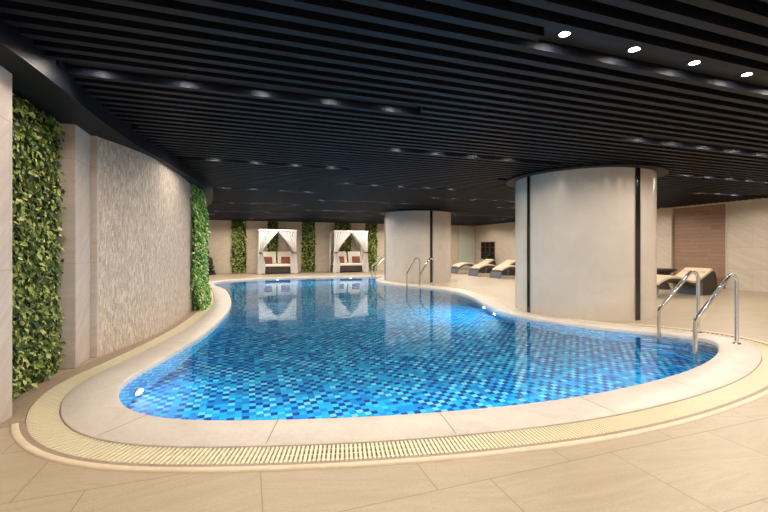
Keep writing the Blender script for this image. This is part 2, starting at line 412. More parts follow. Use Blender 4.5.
# curb lip: from the left pier round the front to the right far side
iL, iR = nearest(*at(124, 401)), nearest(3.6, 6.0)
ids = []; i = iL
step = 1 if (POOL[(iL+8) % NP_].x > POOL[iL].x) else -1
while i != iR: ids.append(i); i = (i+step) % NP_
v_, f_ = ring_sweep([(W_GR, -.01), (W_GR, .003), (W_GR+.034, .003), (W_GR+.034, -.01)], ids)
mesh('edge_strip', v_, f_, M['strip'], gr)
v_, f_ = ring_sweep([(W_GR+.034, -.01), (W_GR+.034, .007), (W_GR+.040, .011), (W_GR+.068, .011), (W_GR+.074, .007), (W_GR+.076, -.01)], ids)
lip = fix_normals(mesh('pool_curb', v_, f_, M['lip'])); auto_smooth(lip, 50)
tag(lip, 'low pale stone curb outside the drain grate', 'curb', kind='structure')
# wall base strip along the left wall
ids2 = []; i = iL
while POOL[i].y < 12.4 and len(ids2) < 400: ids2.append(i); i = (i-step) % NP_
v_, f_ = ring_sweep([(W_GR, -.01), (W_GR, .004), (W_GR+.16, .004), (W_GR+.16, -.01)], ids2)
mesh('wall_strip', v_, f_, M['strip'], gr)
# basin: tiled wall and floor
SH, DP = -.68, -1.45
def bed(v): 
    if v < 6.45: return SH
    return SH+(DP-SH)*min(1, (v-6.45)/4.5)
wall_off = off(.03)
V, F, U_ = [], [], []
L = 0
for i in range(NP_+1):
    p = wall_off[i % NP_]
    if i: L += (wall_off[i % NP_]-wall_off[i-1]).length
    zb = bed(toUV(p.x, p.y)[1])
    V += [(p.x, p.y, -.045), (p.x, p.y, zb)]; U_ += [(L*1.35, -.045), (L*1.35, zb*1.35)]
for i in range(NP_): F.append((2*i, 2*i+1, 2*i+3, 2*i+2))
basin = mesh('pool_basin', V, F, M['mosaic'], uvs=U_)
tag(basin, 'blue mosaic lined swimming pool basin', 'pool', kind='structure')
bmf = bmesh.new()
vs = [bmf.verts.new((p.x, p.y, 0)) for p in wall_off]
bmesh.ops.triangle_fill(bmf, use_beauty=True, edges=[bmf.edges.new((vs[i], vs[(i+1) % NP_])) for i in range(NP_)], normal=(0, 0, 1))
for vcut in (6.45, 10.95):
    bmesh.ops.bisect_plane(bmf, geom=bmf.verts[:]+bmf.edges[:]+bmf.faces[:], plane_co=(*UV(0, vcut), 0), plane_no=(-SA, CA, 0))
for v in bmf.verts: v.co.z = bed(toUV(v.co.x, v.co.y)[1])
bmf.normal_update()
for f in bmf.faces:
    if f.normal.z < 0: f.normal_flip()
me = bpy.data.meshes.new('pool_floor'); bmf.to_mesh(me); bmf.free(); me.materials.append(M['mosaic'])
ul = me.uv_layers.new(name='UVMap')
for lp in me.loops:
    c = me.vertices[lp.vertex_index].co; ul.data[lp.index].uv = toUV(c.x, c.y)
pf = bpy.data.objects.new('pool_floor', me); COL.objects.link(pf); pf.parent = basin
wt = fill_mesh([wall_off], WATER, 'pool_water', M['water'])
tag(wt, 'clear calm pool water with mirrored reflections', 'water', kind='structure')
# tiled steps below the ladder at the right end of the pool
i0, i1 = nearest(*at(640, 332)), nearest(*at(716, 349))
ids3 = []; i = i0; st3 = 1 if ((i1-i0) % NP_) < NP_/2 else -1
while i != i1: ids3.append(i); i = (i+st3) % NP_
for d, z in ((-.14, -.16), (-.27, -.32), (-.40, -.48)):
    v_, f_ = ring_sweep([(.02, z), (d, z), (d, z-.17), (.02, z-.17)], ids3)
    Lc = 0; uvl = []
    for k, i in enumerate(ids3): 
        for a in ((0, 0), (-d, 0), (-d, .17), (0, .17)): uvl.append((k*.06+a[1]*.0, a[0]+a[1]))
    fix_normals(mesh('step', v_, f_, M['mosaic'], basin, uvs=uvl))
# ------------------------------------------------------------------ pool lamps
def lamp(name, kind, loc, rot, energy, color, **kw):
    l = bpy.data.lights.new(name, kind); l.energy = energy; l.color = color
    for k, x in kw.items(): setattr(l, k, x)
    o = bpy.data.objects.new(name, l); COL.objects.link(o); o.location = loc; o.rotation_euler = rot; return o
def aim(d): return Vector(d).to_track_quat('-Z', 'Y').to_euler()
pool_lamp_spots = [(at(142.5, 371), 'round underwater lamp glowing in the near left pool wall', .55), (at(483, 303.3), 'underwater lamp in the right pool wall, farther one of the pair before the big column', 2.6), ((-1.45, 17.12), 'round underwater lamp in the far pool wall below the right cabana', 3.2), (at(495, 309), 'underwater lamp in the right pool wall, nearer one of the pair before the big column', 3.2), ((-4.4, 16.3), 'round underwater lamp in the far pool wall below the left cabana', 3.2)]
hidden = [at(x, y) for x, y in ((185,419),(260,420),(340,418),(420,413),(495,406.5),(570,397),(640,383.5),(693,367))]  # unseen near-shore lamps, put in to brighten the pool
for (x, y), lab, k in pool_lamp_spots + [(p, None, .58 if p[1] < 3.8 else 1.1 if p[1] < 5 else 3.2) for p in hidden]:
    i = nearest(x, y); n = NORM[i]; p = POOL[i]+n*.03
    z = (-.54 if 'near left' in lab else -.42) if lab else -.40
    q = p-n*.05
    d = Vector((-n.x, -n.y, -.25))
    L_ = lamp('pool_lamp_light', 'SPOT', (q.x, q.y, z), aim(d), POOLW*k if 'POOLW' in globals() else 110*k, (.84, 1, .99), spot_size=math.radians(170), spot_blend=.6, shadow_soft_size=.05)
    L_.data.cycles.use_multiple_importance_sampling = False
    root = empty('pool_lamp', (p.x, p.y, z), math.atan2(-n.y, -n.x))
    tag(root, lab or 'unseen underwater lamp placed under the near coping to brighten the pool', 'pool lamp', 'underwater pool lamps')
    a = MB().tube([(-.01, 0, 0), (.02, 0, 0)], .085, 24); a.build('lamp_ring', M['steel'], root)
    a = MB().tube([(.02, 0, 0), (.026, 0, 0)], .06, 24); a.build('lens', M['poollens'], root)
    L_.parent = root; L_.location = (.05, 0, 0); L_.rotation_euler = aim((1, 0, -.25))
# ------------------------------------------------------------------ ceiling
ce = MB().uvbox(U0, U1+.3, V0, V1+.3, 2.78, 2.9).build('ceiling', M['void'])
tag(ce, 'black slatted ceiling with downlight slots', 'ceiling', kind='structure')
PITCH, VS = .1525, 2.15
def blocks(k): return [b for b in range(-3, 5) if (b+k) % 2 == 1]
def ub(k, b): return (-0.99 if k % 2 == 0 else -1.16)+3.03*b
def brange(k, b): return (ub(k, b)-.2, ub(k, b)+2.56+.26)
sl = MB(); pl = []
i0 = int((V0-VS)/PITCH)+1; i1 = int((V1-VS)/PITCH)
for i in range(i0, i1+1):
    v = VS+PITCH*i; segs = [(U0, U1+.2)]
    if i % 10 == 0:
        k = i//10; segs = []; u = U0
        for b in blocks(k):
            a, e = brange(k, b)
            if e < U0 or a > U1: continue
            segs.append((u, a)); u = e
            pl.append((k, b, v))
        segs.append((u, U1+.2))
    for a, e in segs:
        if e > a: sl.uvbox(a, e, v-.032, v+.032, CEIL, CEIL+.10)
sl.build('slats', M['slat'], ce)
plm = MB()
for k, b, v in pl:
    a, e = brange(k, b); plm.uvbox(a, e, v-PITCH+.03, v+PITCH-.03, 2.672, 2.70)
plm.build('slot_plate', M['plate'], ce)
# curved bulkhead over the left wall
bpts = [(-2.05, .2), (-2.22, 1.6), (-2.33, 2.41), (-2.51, 3.07), (-2.68, 3.6), (-2.82, 4.1), (-2.98, 4.75), (-3.13, 5.6), (-3.36, 6.95), (-3.65, 8.2), (-4.2, 9.7), (-5.15, 11.5), (-6.9, 13.6), (-9.0, 15.6)]
def open_spline(P, per=8):
    P = [Vector(p) for p in P]; Q = [P[0]*2-P[1]]+P+[P[-1]*2-P[-2]]; out = []
    for i in range(1, len(Q)-2):
        for k in range(per):
            t = k/per; a, b, c, d = Q[i-1:i+3]
            out.append(.5*((2*b)+(c-a)*t+(2*a-5*b+4*c-d)*t*t+(3*b-a-3*c+d)*t**3))
    out.append(P[-1]); return out
bs = [Vector((-1.9+.32*3.2*.34, -3.0))]+open_spline(bpts)
bpoly = [(p.x, p.y) for p in bs]+[(-14, 14), (-9, -5)]
bm_ = bmesh.new(); vv = [bm_.verts.new((x, y, 2.45)) for x, y in bpoly]; f = bm_.faces.new(vv)
bmesh.ops.triangulate(bm_, faces=[f]); me = bpy.data.meshes.new('bulkhead'); bm_.to_mesh(me); bm_.free()
n = len(bpoly)
V = [(x, y, 2.45) for x, y in bpoly]+[(x, y, 2.77) for x, y in bpoly]
F = [tuple(p.vertices) for p in me.polygons]+[tuple(a+n for a in p.vertices)[::-1] for p in me.polygons]+[(i, (i+1) % n, n+(i+1) % n, n+i) for i in range(n)]
bk = mesh('ceiling_bulkhead', V, F, M['fascia']); auto_smooth(bk, 30)
tag(bk, 'dark curved ceiling bulkhead above the left wall', 'bulkhead', kind='structure')
# ------------------------------------------------------------------ downlights
RW = ['nearest', 'second', 'third', 'fourth', 'fifth', 'sixth', 'seventh', 'eighth', 'ninth', 'tenth', 'eleventh', 'twelfth', 'thirteenth', 'fourteenth']
ORD = ['first', 'second', 'third', 'fourth', 'fifth']
BW = {-3: 'far left', -2: 'far left', -1: 'left', 0: 'left', 1: 'middle', 2: 'right', 3: 'far right', 4: 'outermost right'}
proto = None
BIG, SMALL = Vector((3.90, 7.82)), Vector((1.30, 15.35))
SPOT = 12.5
def make_downlight():
    r = empty('downlight', (0, 0, 0))
    m = MB().lathe(0, 0, [(.034, .004), (.036, -.004), (.052, -.006), (.054, .004)], 24); m.build('trim_ring', M['plate'], r)
    MB().cyl(0, 0, -.001, .004, .0355, n=24).build('lens', M['lens'], r)
    return r
spot_data = bpy.data.lights.new('downlight_spot', 'SPOT'); spot_data.energy = SPOT; spot_data.color = (1, .895, .765)
spot_data.spot_size = math.radians(168); spot_data.spot_blend = .35; spot_data.shadow_soft_size = .03; spot_data.cycles.use_multiple_importance_sampling = False
spot_far = spot_data.copy(); spot_far.energy = SPOT*1.85
nl = 0
for k, b, v in pl:
    for j in range(5):
        u = ub(k, b)+.64*j; x, y = UV(u, v)
        if k > 11 or u < -9 or u > (U1-.8 if v < 12.5 else 12.0) or (Vector((x, y))-BIG).length < 2.05 or (Vector((x, y))-SMALL).length < 1.85: continue
        # left of the bulkhead edge there is no slot
        e = min(bs, key=lambda p: abs(p.y-y))
        if x < e.x+.12: continue
        if proto is None: proto = make_downlight(); r = proto
        else: r = copy_tree(proto)
        r.location = (x, y, 2.668)
        row = {-1: 'first rear', -2: 'second rear', -3: 'third rear', -4: 'last rear'}[k] if k < 0 else RW[min(k, 13)]
        tag(r, f'recessed ceiling downlight, {ORD[j]} in the {BW[b]} slot of the {row} slot row', 'downlight', f'downlights of the {row} {BW[b]} ceiling slot')
        if x < e.x+.40: continue     # too close to the bulkhead: a dim lamp
        s = bpy.data.objects.new('downlight_spot', spot_far if v > 11 else spot_data); COL.objects.link(s); s.parent = r; s.location = (0, 0, -.08); nl += 1
print('downlights', nl)
# ------------------------------------------------------------------ walls
def wall(name, mat, label, *boxes):
    m = MB()
    for b in boxes: m.uvbox(*b)
    return tag(m.build(name, mat), label, 'wall', kind='structure')
H = 2.78
wall('wall_back', M['stone_u'], 'beige sandstone wall behind the cabanas', (U0, UFAR+.3, V1, V1+.25, 0, H))
wall('wall_rear', M['stone_u'], 'beige sandstone wall behind the viewpoint', (U0, U1+.3, V0-.25, V0, 0, H))
# far right wall with a shelf niche
NV0, NV1, NZ0, NZ1 = 18.0, 19.5, .62, 1.62
def ray_u(px, u):    # v where the sight line of a column meets the wall at u
    a = (px-CX)/F_; t = u/(CA*a+SA); return toUV(a*t, t)[1]
def ray_v(px, v):
    a = (px-CX)/F_; t = v/(-SA*a+CA); return toUV(a*t, t)[0]
NV1, NV0 = ray_u(480.8, UFAR), ray_u(495.0, UFAR)
VSTEP = 13.2
wall('wall_right', M['stone_v'], 'beige sandstone wall with the shelf niche beyond the loungers', (UFAR, UFAR+.3, VSTEP, NV0, 0, H), (UFAR, UFAR+.3, NV1, V1+.25, 0, H), (UFAR, UFAR+.3, NV0, NV1, 0, NZ0), (UFAR, UFAR+.3, NV0, NV1, NZ1, H), (UFAR+.27, UFAR+.3, NV0, NV1, NZ0, NZ1))
WV1, WV0 = ray_u(672, U1+.05), ray_u(727, U1)
wall('wall_right_near', M['stone_v'], 'beige sandstone wall at the far right beside the wood panel', (U1, U1+.3, V0, WV0, 0, H), (U1, U1+.3, WV1, VSTEP+.3, 0, H), (U1, U1+.3, WV0, WV1, 2.57, H), (UFAR+.3, U1+.3, VSTEP, VSTEP+.3, 0, H))
wp = empty('wood_wall', (*UV(U1+.09, (WV0+WV1)/2), 0), RZ)
tag(wp, 'walnut plank wall panel recessed in the right wall', 'wood panel', kind='structure')
def local(m, u, v):  # shift an uv-built mesh so it sits under an empty at (u,v) rotated by RZ
    x, y = UV(u, v); R = Matrix.Rotation(-RZ, 4, 'Z')
    m.V = [tuple(R @ (Vector(p)-Vector((x, y, 0)))) for p in m.V]; return m
uc, vc = U1+.09, (WV0+WV1)/2
local(MB().uvbox(U1+.09, U1+.14, WV0, WV1, .0, 2.57), uc, vc).build('plank_face', M['wood'], wp)
local(MB().uvbox(U1-.16, U1+.09, WV0+.02, WV1-.02, .10, .34), uc, vc).build('ledge', M['bench'], wp)
local(MB().uvbox(U1-.02, U1+.09, WV0, WV0+.03, 0, 2.57).uvbox(U1-.02, U1+.09, WV1-.03, WV1, 0, 2.57), uc, vc).build('edge_trim', M['trimmetal'], wp)
# frosted glass door in the far corner
DU0, DU1 = ray_v(458.2, V1-.05), ray_v(473.8, V1-.05)
d_ = empty('door_1', (*UV((DU0+DU1)/2, V1-.04), 0), RZ)
tag(d_, 'frosted greenish glass door in the far corner', 'door', kind='structure')
w = (DU1-DU0)/2
MB().box(-w+.03, w-.03, -.012, .012, .02, 2.47).build('glass_pane', M['glassdoor'], d_)
MB().box(-w, -w+.03, -.03, .03, 0, 2.5).box(w-.03, w, -.03, .03, 0, 2.5).box(-w+.03, w-.03, -.03, .03, 2.47, 2.5).build('door_frame', M['trimmetal'], d_)
MB().tube([(w-.14, -.05, .9), (w-.14, -.05, 1.5)], .014, 8).build('handle', M['steel'], d_)
# shelf in the niche
nc = ((NV0+NV1)/2); nu = UFAR+.25
sh = empty('wall_shelf', (*UV(nu, nc), NZ0), RZ)
tag(sh, 'red brown niche shelf in the wall above the loungers', 'shelf')
hw = (NV1-NV0)/2
MB().box(-.02, .0, -hw+.005, hw-.005, .005, NZ1-NZ0-.005).build('back_panel', M['niche'], sh)
for yy in (-hw+.025, -hw/3, hw/3, hw-.025): MB().box(-.24, -.02, yy-.02, yy+.02, .005, NZ1-NZ0-.005).build('divider', M['wicker'], sh)
for zz in (.02, .34, .67, NZ1-NZ0-.025): MB().box(-.23, -.02, -hw+.04, hw-.04, zz-.015, zz+.015).build('shelf_board', M['niche'], sh)
# left wall: pier, green wall, pier, chip wall
def pier(name, label, *b): 
    m = MB()
    for x in b: m.uvbox(*x)
    o = m.build(name, M['pier'], bevel=.006); return tag(o, label, 'wall', kind='structure')
pier('wall_left_near', 'sandstone pier at the left edge beside the green wall', (-2.4, -1.60, V0, 3.54, 0, 2.46))
pier('wall_left', 'narrow sandstone pier between green wall and stone chip wall', (-2.4, -1.645, 4.76, 5.16, 0, 2.46), (-2.4, -1.585, 5.16, 5.26, 0, 2.46))
wpts = [(-3.19, 4.40), (-3.16, 4.75), (-3.155, 5.15), (-3.20, 5.6), (-3.31, 6.09), (-3.50, 6.85), (-3.72, 7.6), (-3.90, 8.3), (-4.12, 8.9), (-4.55, 9.9), (-5.3, 11.3), (-7.2, 13.4), (-9.2, 15.3)]
ws, _ = resample(open_spline(wpts), .06, False)
def strip_wall(pts, thick, z0, z1, name, mat):
    n = len(pts); V = []; F = []; U2 = []; L = 0
    for i, p in enumerate(pts):
        t = (pts[min(i+1, n-1)]-pts[max(i-1, 0)]).normalized(); nn = Vector((-t.y, t.x))
        if i: L += (p-pts[i-1]).length
        q = p+nn*thick
        V += [(p.x, p.y, z0), (p.x, p.y, z1), (q.x, q.y, z1), (q.x, q.y, z0)]; U2 += [(L, z0), (L, z1), (L, z1+thick), (L, z0)]
    for i in range(n-1):
        a, b = 4*i, 4*i+4
        F += [(a, b, b+1, a+1), (a+1, b+1, b+2, a+2), (a+2, b+2, b+3, a+3)]
    F += [(0, 1, 2, 3), tuple(4*(n-1)+k for k in (3, 2, 1, 0))]
    return mesh(name, V, F, mat, uvs=U2)
icut = min(range(len(ws)), key=lambda i: abs(ws[i].y-7.62))
tag(strip_wall(ws[:icut+1], .25, 0, 2.46, 'wall_left_curve', M['chips']), 'curved left wall of pale split stone chips', 'wall', kind='structure')
tag(strip_wall(ws[icut:], .25, 0, 2.46, 'wall_left_far', M['pier_u']), 'sandstone wall curving away behind the ivy', 'wall', kind='structure')
tag(strip_wall([Vector(UV(-9.2, 4)), Vector(UV(-9.2, 21))], .2, 0, 2.78, 'wall_left_end', M['stone_v']), 'sandstone end wall hidden behind the left wall', 'wall', kind='structure')
# ------------------------------------------------------------------ foliage
def leaves(name, mat, parent, count, fn, size, seed=1, droop=.3):
    """fn(rng) -> (point, outward normal); every leaf a folded diamond blade"""
    R = random.Random(seed); V = []; F = []
    for _ in range(count):
        p, n = fn(R); p = Vector(p); n = Vector(n)
        n = (n+Vector((R.uniform(-.7, .7), R.uniform(-.7, .7), R.uniform(-.35, .75)))).normalized()
        d = Vector((R.uniform(-1, 1), R.uniform(-1, 1), R.uniform(-1.2, .5)-droop)); d = (d-n*d.dot(n)).normalized()
        sd = d.cross(n); L = size*R.uniform(.6, 1.35); w = L*R.uniform(.24, .36)
        k = len(V); m = p+d*L*.45
        V += [p, m+sd*w+n*L*.10, p+d*L-n*L*.12, m-sd*w+n*L*.10]
        F += [(k, k+1, k+2), (k, k+2, k+3)]
    return mesh(name, V, F, mat, parent)
def green_panel(label, u0, u1, v0, v1, z0, z1, face, count, size, seed):
    """planted panel; face = outward normal in u/v"""
    r = empty('green_wall', (*UV((u0+u1)/2, (v0+v1)/2), z0)); ox, oy = UV((u0+u1)/2, (v0+v1)/2)
    tag(r, label, 'green wall', 'planted green wall panels')
    m = MB().uvbox(u0, u1, v0, v1, z0, z1); m.V = [(x-ox, y-oy, z-z0) for x, y, z in m.V]; m.build('backing', M['soil'], r)
    fx, fy = UV(*face)
    def fn(R):
        if face[0]: u = u1+.0 if face[0] > 0 else u0; v = R.uniform(v0+.03, v1-.045)
        else: u = R.uniform(u0+.01, u1-.01); v = v0
        dd = min(.06, abs(R.gauss(0, .028))); x, y = UV(u, v)
        return (x+fx*dd-ox, y+fy*dd-oy, R.uniform(.01, z1-z0-.005)), (fx, fy, .2)
    leaves('leaves', M['leaf'], r, count, fn, size, seed); return r
green_panel('leafy green wall panel between the two left sandstone piers', -1.89, -1.80, 3.545, 4.755, .0, 2.45, (1, 0), 9500, .054, 3)
plab = ['leafy wall strip left of the left cabana', 'leafy wall strip behind the left cabana', 'leafy wall strip between the two cabanas', 'leafy wall strip behind the right cabana', 'leafy wall strip right of the right cabana']
for n_, (a, b) in enumerate(((232, 246), (268.3, 277.3), (302.3, 315), (335, 350.4), (365.8, 376.4))):
    green_panel(plab[n_], ray_v(a, V1-.06), ray_v(b, V1-.06), V1-.06, V1, .05, 2.60, (0, -1), 1500, .11, 20+n_)
# ivy curtain over the end of the chip wall
iv = empty('ivy_curtain', (-3.85, 8.15, 0)); tag(iv, 'bright green ivy hanging over the end of the stone chip wall', 'ivy')
ivp = [p for p in ws if 7.56 <= p.y <= 8.95]
def ivyfn(R):
    w = R.random(); p = ivp[int(w*(len(ivp)-1))]; j = min(int(w*(len(ivp)-1)), len(ivp)-2)
    t = (ivp[j+1]-ivp[j]).normalized(); nn = Vector((t.y, -t.x)); z = R.random()**.9*2.43
    bulge =   .05+.07*math.sin(math.pi*min(1, z/2.4))**.5+.03*math.sin(z*5+w*6)+.16*max(0, 1-z/.5)
    d = bulge*R.random()**.45
    return (p.x+nn.x*d+3.85, p.y+nn.y*d-8.15, z+.02), (nn.x, nn.y, .3)
leaves('leaves', M['ivy'], iv, 7000, ivyfn, .075, 9, .7)
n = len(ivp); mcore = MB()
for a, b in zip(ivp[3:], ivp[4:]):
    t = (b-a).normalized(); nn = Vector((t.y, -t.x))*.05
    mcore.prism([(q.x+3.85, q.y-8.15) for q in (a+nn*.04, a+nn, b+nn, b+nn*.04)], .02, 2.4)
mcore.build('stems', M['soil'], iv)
# ------------------------------------------------------------------ columns
def column(c, label, joints, strips, R_):
    r = empty('column', (c.x, c.y, 0)); tag(r, label, 'column', kind='structure')
    o = MB().lathe(0, 0, [(R_, -.03), (R_, 2.60)], 128).build('shaft', M['column'], r, smooth=True)
    m = MB().lathe(0, 0, [(R_-.05, 2.565), (R_+.17, 2.565), (R_+.18, 2.572), (R_+.18, 2.63), (R_-.05, 2.63)], 96); auto_smooth(m.build('cap_ring', M['fascia'], r), 30)
    for ang, w in strips:
        dl = w/R_/2
        mm = MB(); N = 4
        for k in range(N):
            a0 = ang-dl+2*dl*k/N; a1 = ang-dl+2*dl*(k+1)/N
            mm.prism([((R_+e)*math.cos(a), (R_+e)*math.sin(a)) for a, e in ((a0, -.02), (a0, .006), (a1, .006), (a1, -.02))], .0, 2.565)
        mm.build('dark_strip', M['darkglass'], r)
        mm = MB()
        for s in (-1, 1):
            a0 = ang+s*dl; a1 = ang+s*(dl+.008)
            mm.prism([((R_+e)*math.cos(a), (R_+e)*math.sin(a)) for a, e in ((a0, -.02), (a0, .009), (a1, .009), (a1, -.02))], .0, 2.565)
        mm.build('strip_frame', M['brass'], r)
    mm = MB()
    for ang in joints:
        a0, a1 = ang-.0012, ang+.0012
        mm.prism([((R_+e)*math.cos(a), (R_+e)*math.sin(a)) for a, e in ((a0, -.02), (a0, .0008), (a1, .0008), (a1, -.02))], .0, 2.565)
    if mm.V: mm.build('panel_joint', M['trimmetal'], r)
    return r
def col_angle(c, px, R_=1.235):   # bearing on the shaft where the sight line of this picture column meets it
    a = Vector(((px-CX)/F_, 1)).normalized(); b = a.dot(c); q = b*b-(c.length_squared-R_**2)
    p = a*(b-math.sqrt(max(q, 0))); return math.atan2(p.y-c.y, p.x-c.x)
column(BIG, 'large round cream stone column at the right poolside', [col_angle(BIG, 580)], [(col_angle(BIG, 528.8), .075), (col_angle(BIG, 637.6), .10), (math.radians(60), .08), (math.radians(120), .08)], 1.235)
column(SMALL, 'far round cream stone column left of the loungers', [col_angle(SMALL, 415, 1.285)], [(col_angle(SMALL, 431.3, 1.285), .09), (col_angle(SMALL, 385.2, 1.285), .09), (math.radians(60), .08)], 1.285)
# ------------------------------------------------------------------ pool ladders
def rail_pts(L=.65, top=.87, elbow=.34, low=-.55):
    pts = [(0, 0, low), (0, 0, elbow-.02), (.012, 0, elbow+.012)]
    r = .10; ang = math.atan2(top-elbow-.02, L-.10)
    # slope up to the bend
    bx, bz = L-r*1.0, top
    cx, cz = L-r, top-r
    a0 = math.pi/2+ang*.98
    for k in range(9):
        a = a0-(a0)*k/8; pts.append((cx+r*math.cos(a), 0, cz+r*math.sin(a)))
    pts += [(L, 0, .0)]
    return pts
def ladder(label, A, B, da, db, top, elbow, r=.0235):
    """A, B: feet of the two rails on the deck; da, db: pool ends of the rails"""
    root = empty('pool_ladder', (A[0], A[1], .016)); tag(root, label, 'pool ladder', 'steel pool ladders')
    for P, D in ((A, da), (B, db)):
        d = Vector((P[0]-D[0], P[1]-D[1])); L = d.length; d.normalize()
        pts = [(D[0]+d.x*x-A[0], D[1]+d.y*x-A[1], z-.016) for x, y, z in rail_pts(L, top, elbow)]
        o = MB().tube(pts, r, 14).build('handrail', M['steel'], root, smooth=True); auto_smooth(o, 60)
        MB().cyl(P[0]-A[0], P[1]-A[1], 0, .012, .048, .042, 20).build('base_flange', M['steel'], root)
    return root
ladder('steel pool ladder at the near right end of the pool', (4.47, 5.62), (4.42, 4.95), (3.80, 5.46), (3.67, 4.66), .875, .36)
ladder('steel pool ladder before the far round column', (1.17, 12.92), (1.61, 12.92), (.74, 12.72), (1.17, 12.62), .90, .41)
ladder('steel pool ladder at the far pool edge partly behind the column', (.14, 17.0), (.25, 16.25), (-.52, 17.0), (-.36, 16.2), .93, .47)
# ------------------------------------------------------------------ loungers
def make_lounger():
    r = empty('sun_lounger', (0, 0, 0))
    top = open_spline([(-.01, .26), (.12, .36), (.40, .455), (.70, .46), (1.00, .39), (1.24, .335), (1.45, .365), (1.70, .485), (1.97, .63)], 5)
    top = [(p.x, p.y) for p in top]
    shell = MB().ribbon(top, .05, -.36, .36)
    auto_smooth(shell.build('wicker_shell', M['wicker'], r), 40)
    MB().ribbon([(-.10, .0), (-.07, .12), (-.02, .262)], .045, -.36, .36).build('foot_panel', M['wickerblue'], r)
    MB().ribbon([(1.97, .63), (2.06, .58), (2.11, .42), (2.13, .22), (2.14, .0)], .045, -.36, .36).build('back_panel', M['wicker'], r)
    s = MB()
    s.ribbon([(1.57, .385), (1.57, .15), (1.57, .0)], .04, -.36, .36).build('hip_panel', M['wickerblue'], r)
    for y in (-.355, .325):
        q = [(1.58, .0), (1.58, .385), (1.70, .44), (1.96, .585), (2.05, .54), (2.10, .30), (2.10, .0)]
        n = len(q); V = [(x, y, z) for x, z in q]+[(x, y+.03, z) for x, z in q]
        MB().add(V, [tuple(range(n))[::-1], tuple(range(n, 2*n))]+[(i, (i+1) % n, n+(i+1) % n, n+i) for i in range(n)]).build('side_panel', M['wicker'], r)
    cu = [(x, z+.055) for x, z in top[1:]]
    c = MB().ribbon(cu, .055, -.335, .335, 8, .012); auto_smooth(c.build('cushion', M['cushion'], r), 50)
    hp = []
    for k in range(13):
        pass
    m = MB().tube([(1.80, y, .60) for y in (-.29, -.275, -.1, .1, .275, .29)], [.02, .04, .045, .045, .04, .02], 12); auto_smooth(m.build('head_pillow', M['cushion'], r), 60)
    return r
lo = make_lounger()
spots = [(9.47, 6.95, 'beige cushioned wicker sun lounger right of the big column'), (9.58, 16.85, 'farthest beige wicker sun lounger near the glass door'), (9.50, 15.0, 'middle beige wicker sun lounger between two others'), (9.66, 13.55, 'beige wicker sun lounger half hidden by the big column')]
for n_, (u, v, lab) in enumerate(spots):
    o = lo if n_ == 0 else copy_tree(lo)
    o.location = (*UV(u, v+.36), 0); o.rotation_euler = (0, 0, RZ); tag(o, lab, 'sun lounger', 'wicker sun loungers')
# side table beside the near lounger
t = empty('side_table', (*UV(11.75, 8.5), 0)); tag(t, 'dark round wicker side table behind the near lounger', 'table')
MB().lathe(0, 0, [(.0, .56), (.33, .56), (.35, .575), (.35, .60), (.33, .61), (0, .61)], 32).build('table_top', M['wicker'], t)
auto_smooth(MB().lathe(0, 0, [(0, 0), (.20, 0), (.15, .15), (.14, .32), (.20, .48), (.30, .56)], 32).build('pedestal', M['wicker'], t), 50)
# dark plant in front of the shelf niche
pt = empty('potted_plant', (*UV(UFAR-.45, ray_u(488.5, UFAR-.45)), 0)); tag(pt, 'dark leafy potted plant below the wall niche', 'plant')
MB().lathe(0, 0, [(0, 0), (.13, 0), (.17, .42), (.15, .42), (.14, .38), (0, .38)], 20).build('pot', M['wicker'], pt)
leaves('leaves', M['leafdark'], pt, 220, lambda R: ((R.gauss(0, .10), R.gauss(0, .10), .45+abs(R.gauss(0, .22))), (R.uniform(-1, 1), R.uniform(-1, 1), .5)), .16, 5, -.4)
# ------------------------------------------------------------------ dark carved statue behind the ivy
stt = empty('statue', (-8.33, 18.55, 0), RZ); tag(stt, 'dark carved statue half hidden behind the ivy', 'statue')
MB().lathe(0, 0, [(0, 0), (.42, 0), (.42, .06), (.36, .09), (.36, .16), (.40, .20), (0, .20)], 24).build('base', M['bronze'], stt)
bm2 = bmesh.new()
for (x, y, z, sx, sy, sz) in ((0, 0, .34, .34, .26, .16), (.16, -.12, .32, .17, .14, .10), (-.16, -.12, .32, .17, .14, .10), (0, .02, .62, .21, .16, .28), (.20, -.02, .60, .075, .08, .21), (-.20, -.02, .60, .075, .08, .21), (0, .02, .88, .085, .085, .09), (0, 0, 1.06, .125, .135, .16), (0, .02, 1.23, .07, .07, .06), (.10, -.15, .46, .12, .09, .06), (-.10, -.15, .46, .12, .09, .06)):
    bmesh.ops.create_icosphere(bm2, subdivisions=3, radius=1, matrix=Matrix.Translation((x, y, z)) @ Matrix.Diagonal((sx, sy, sz, 1)))
me = bpy.data.meshes.new('figure'); bm2.to_mesh(me); bm2.free(); me.materials.append(M['bronze'])
fg = bpy.data.objects.new('figure', me); COL.objects.link(fg); fg.parent = stt
rm = fg.modifiers.new('remesh', 'REMESH'); rm.mode = 'VOXEL'; rm.voxel_size = .02; rm.use_smooth_shade = True
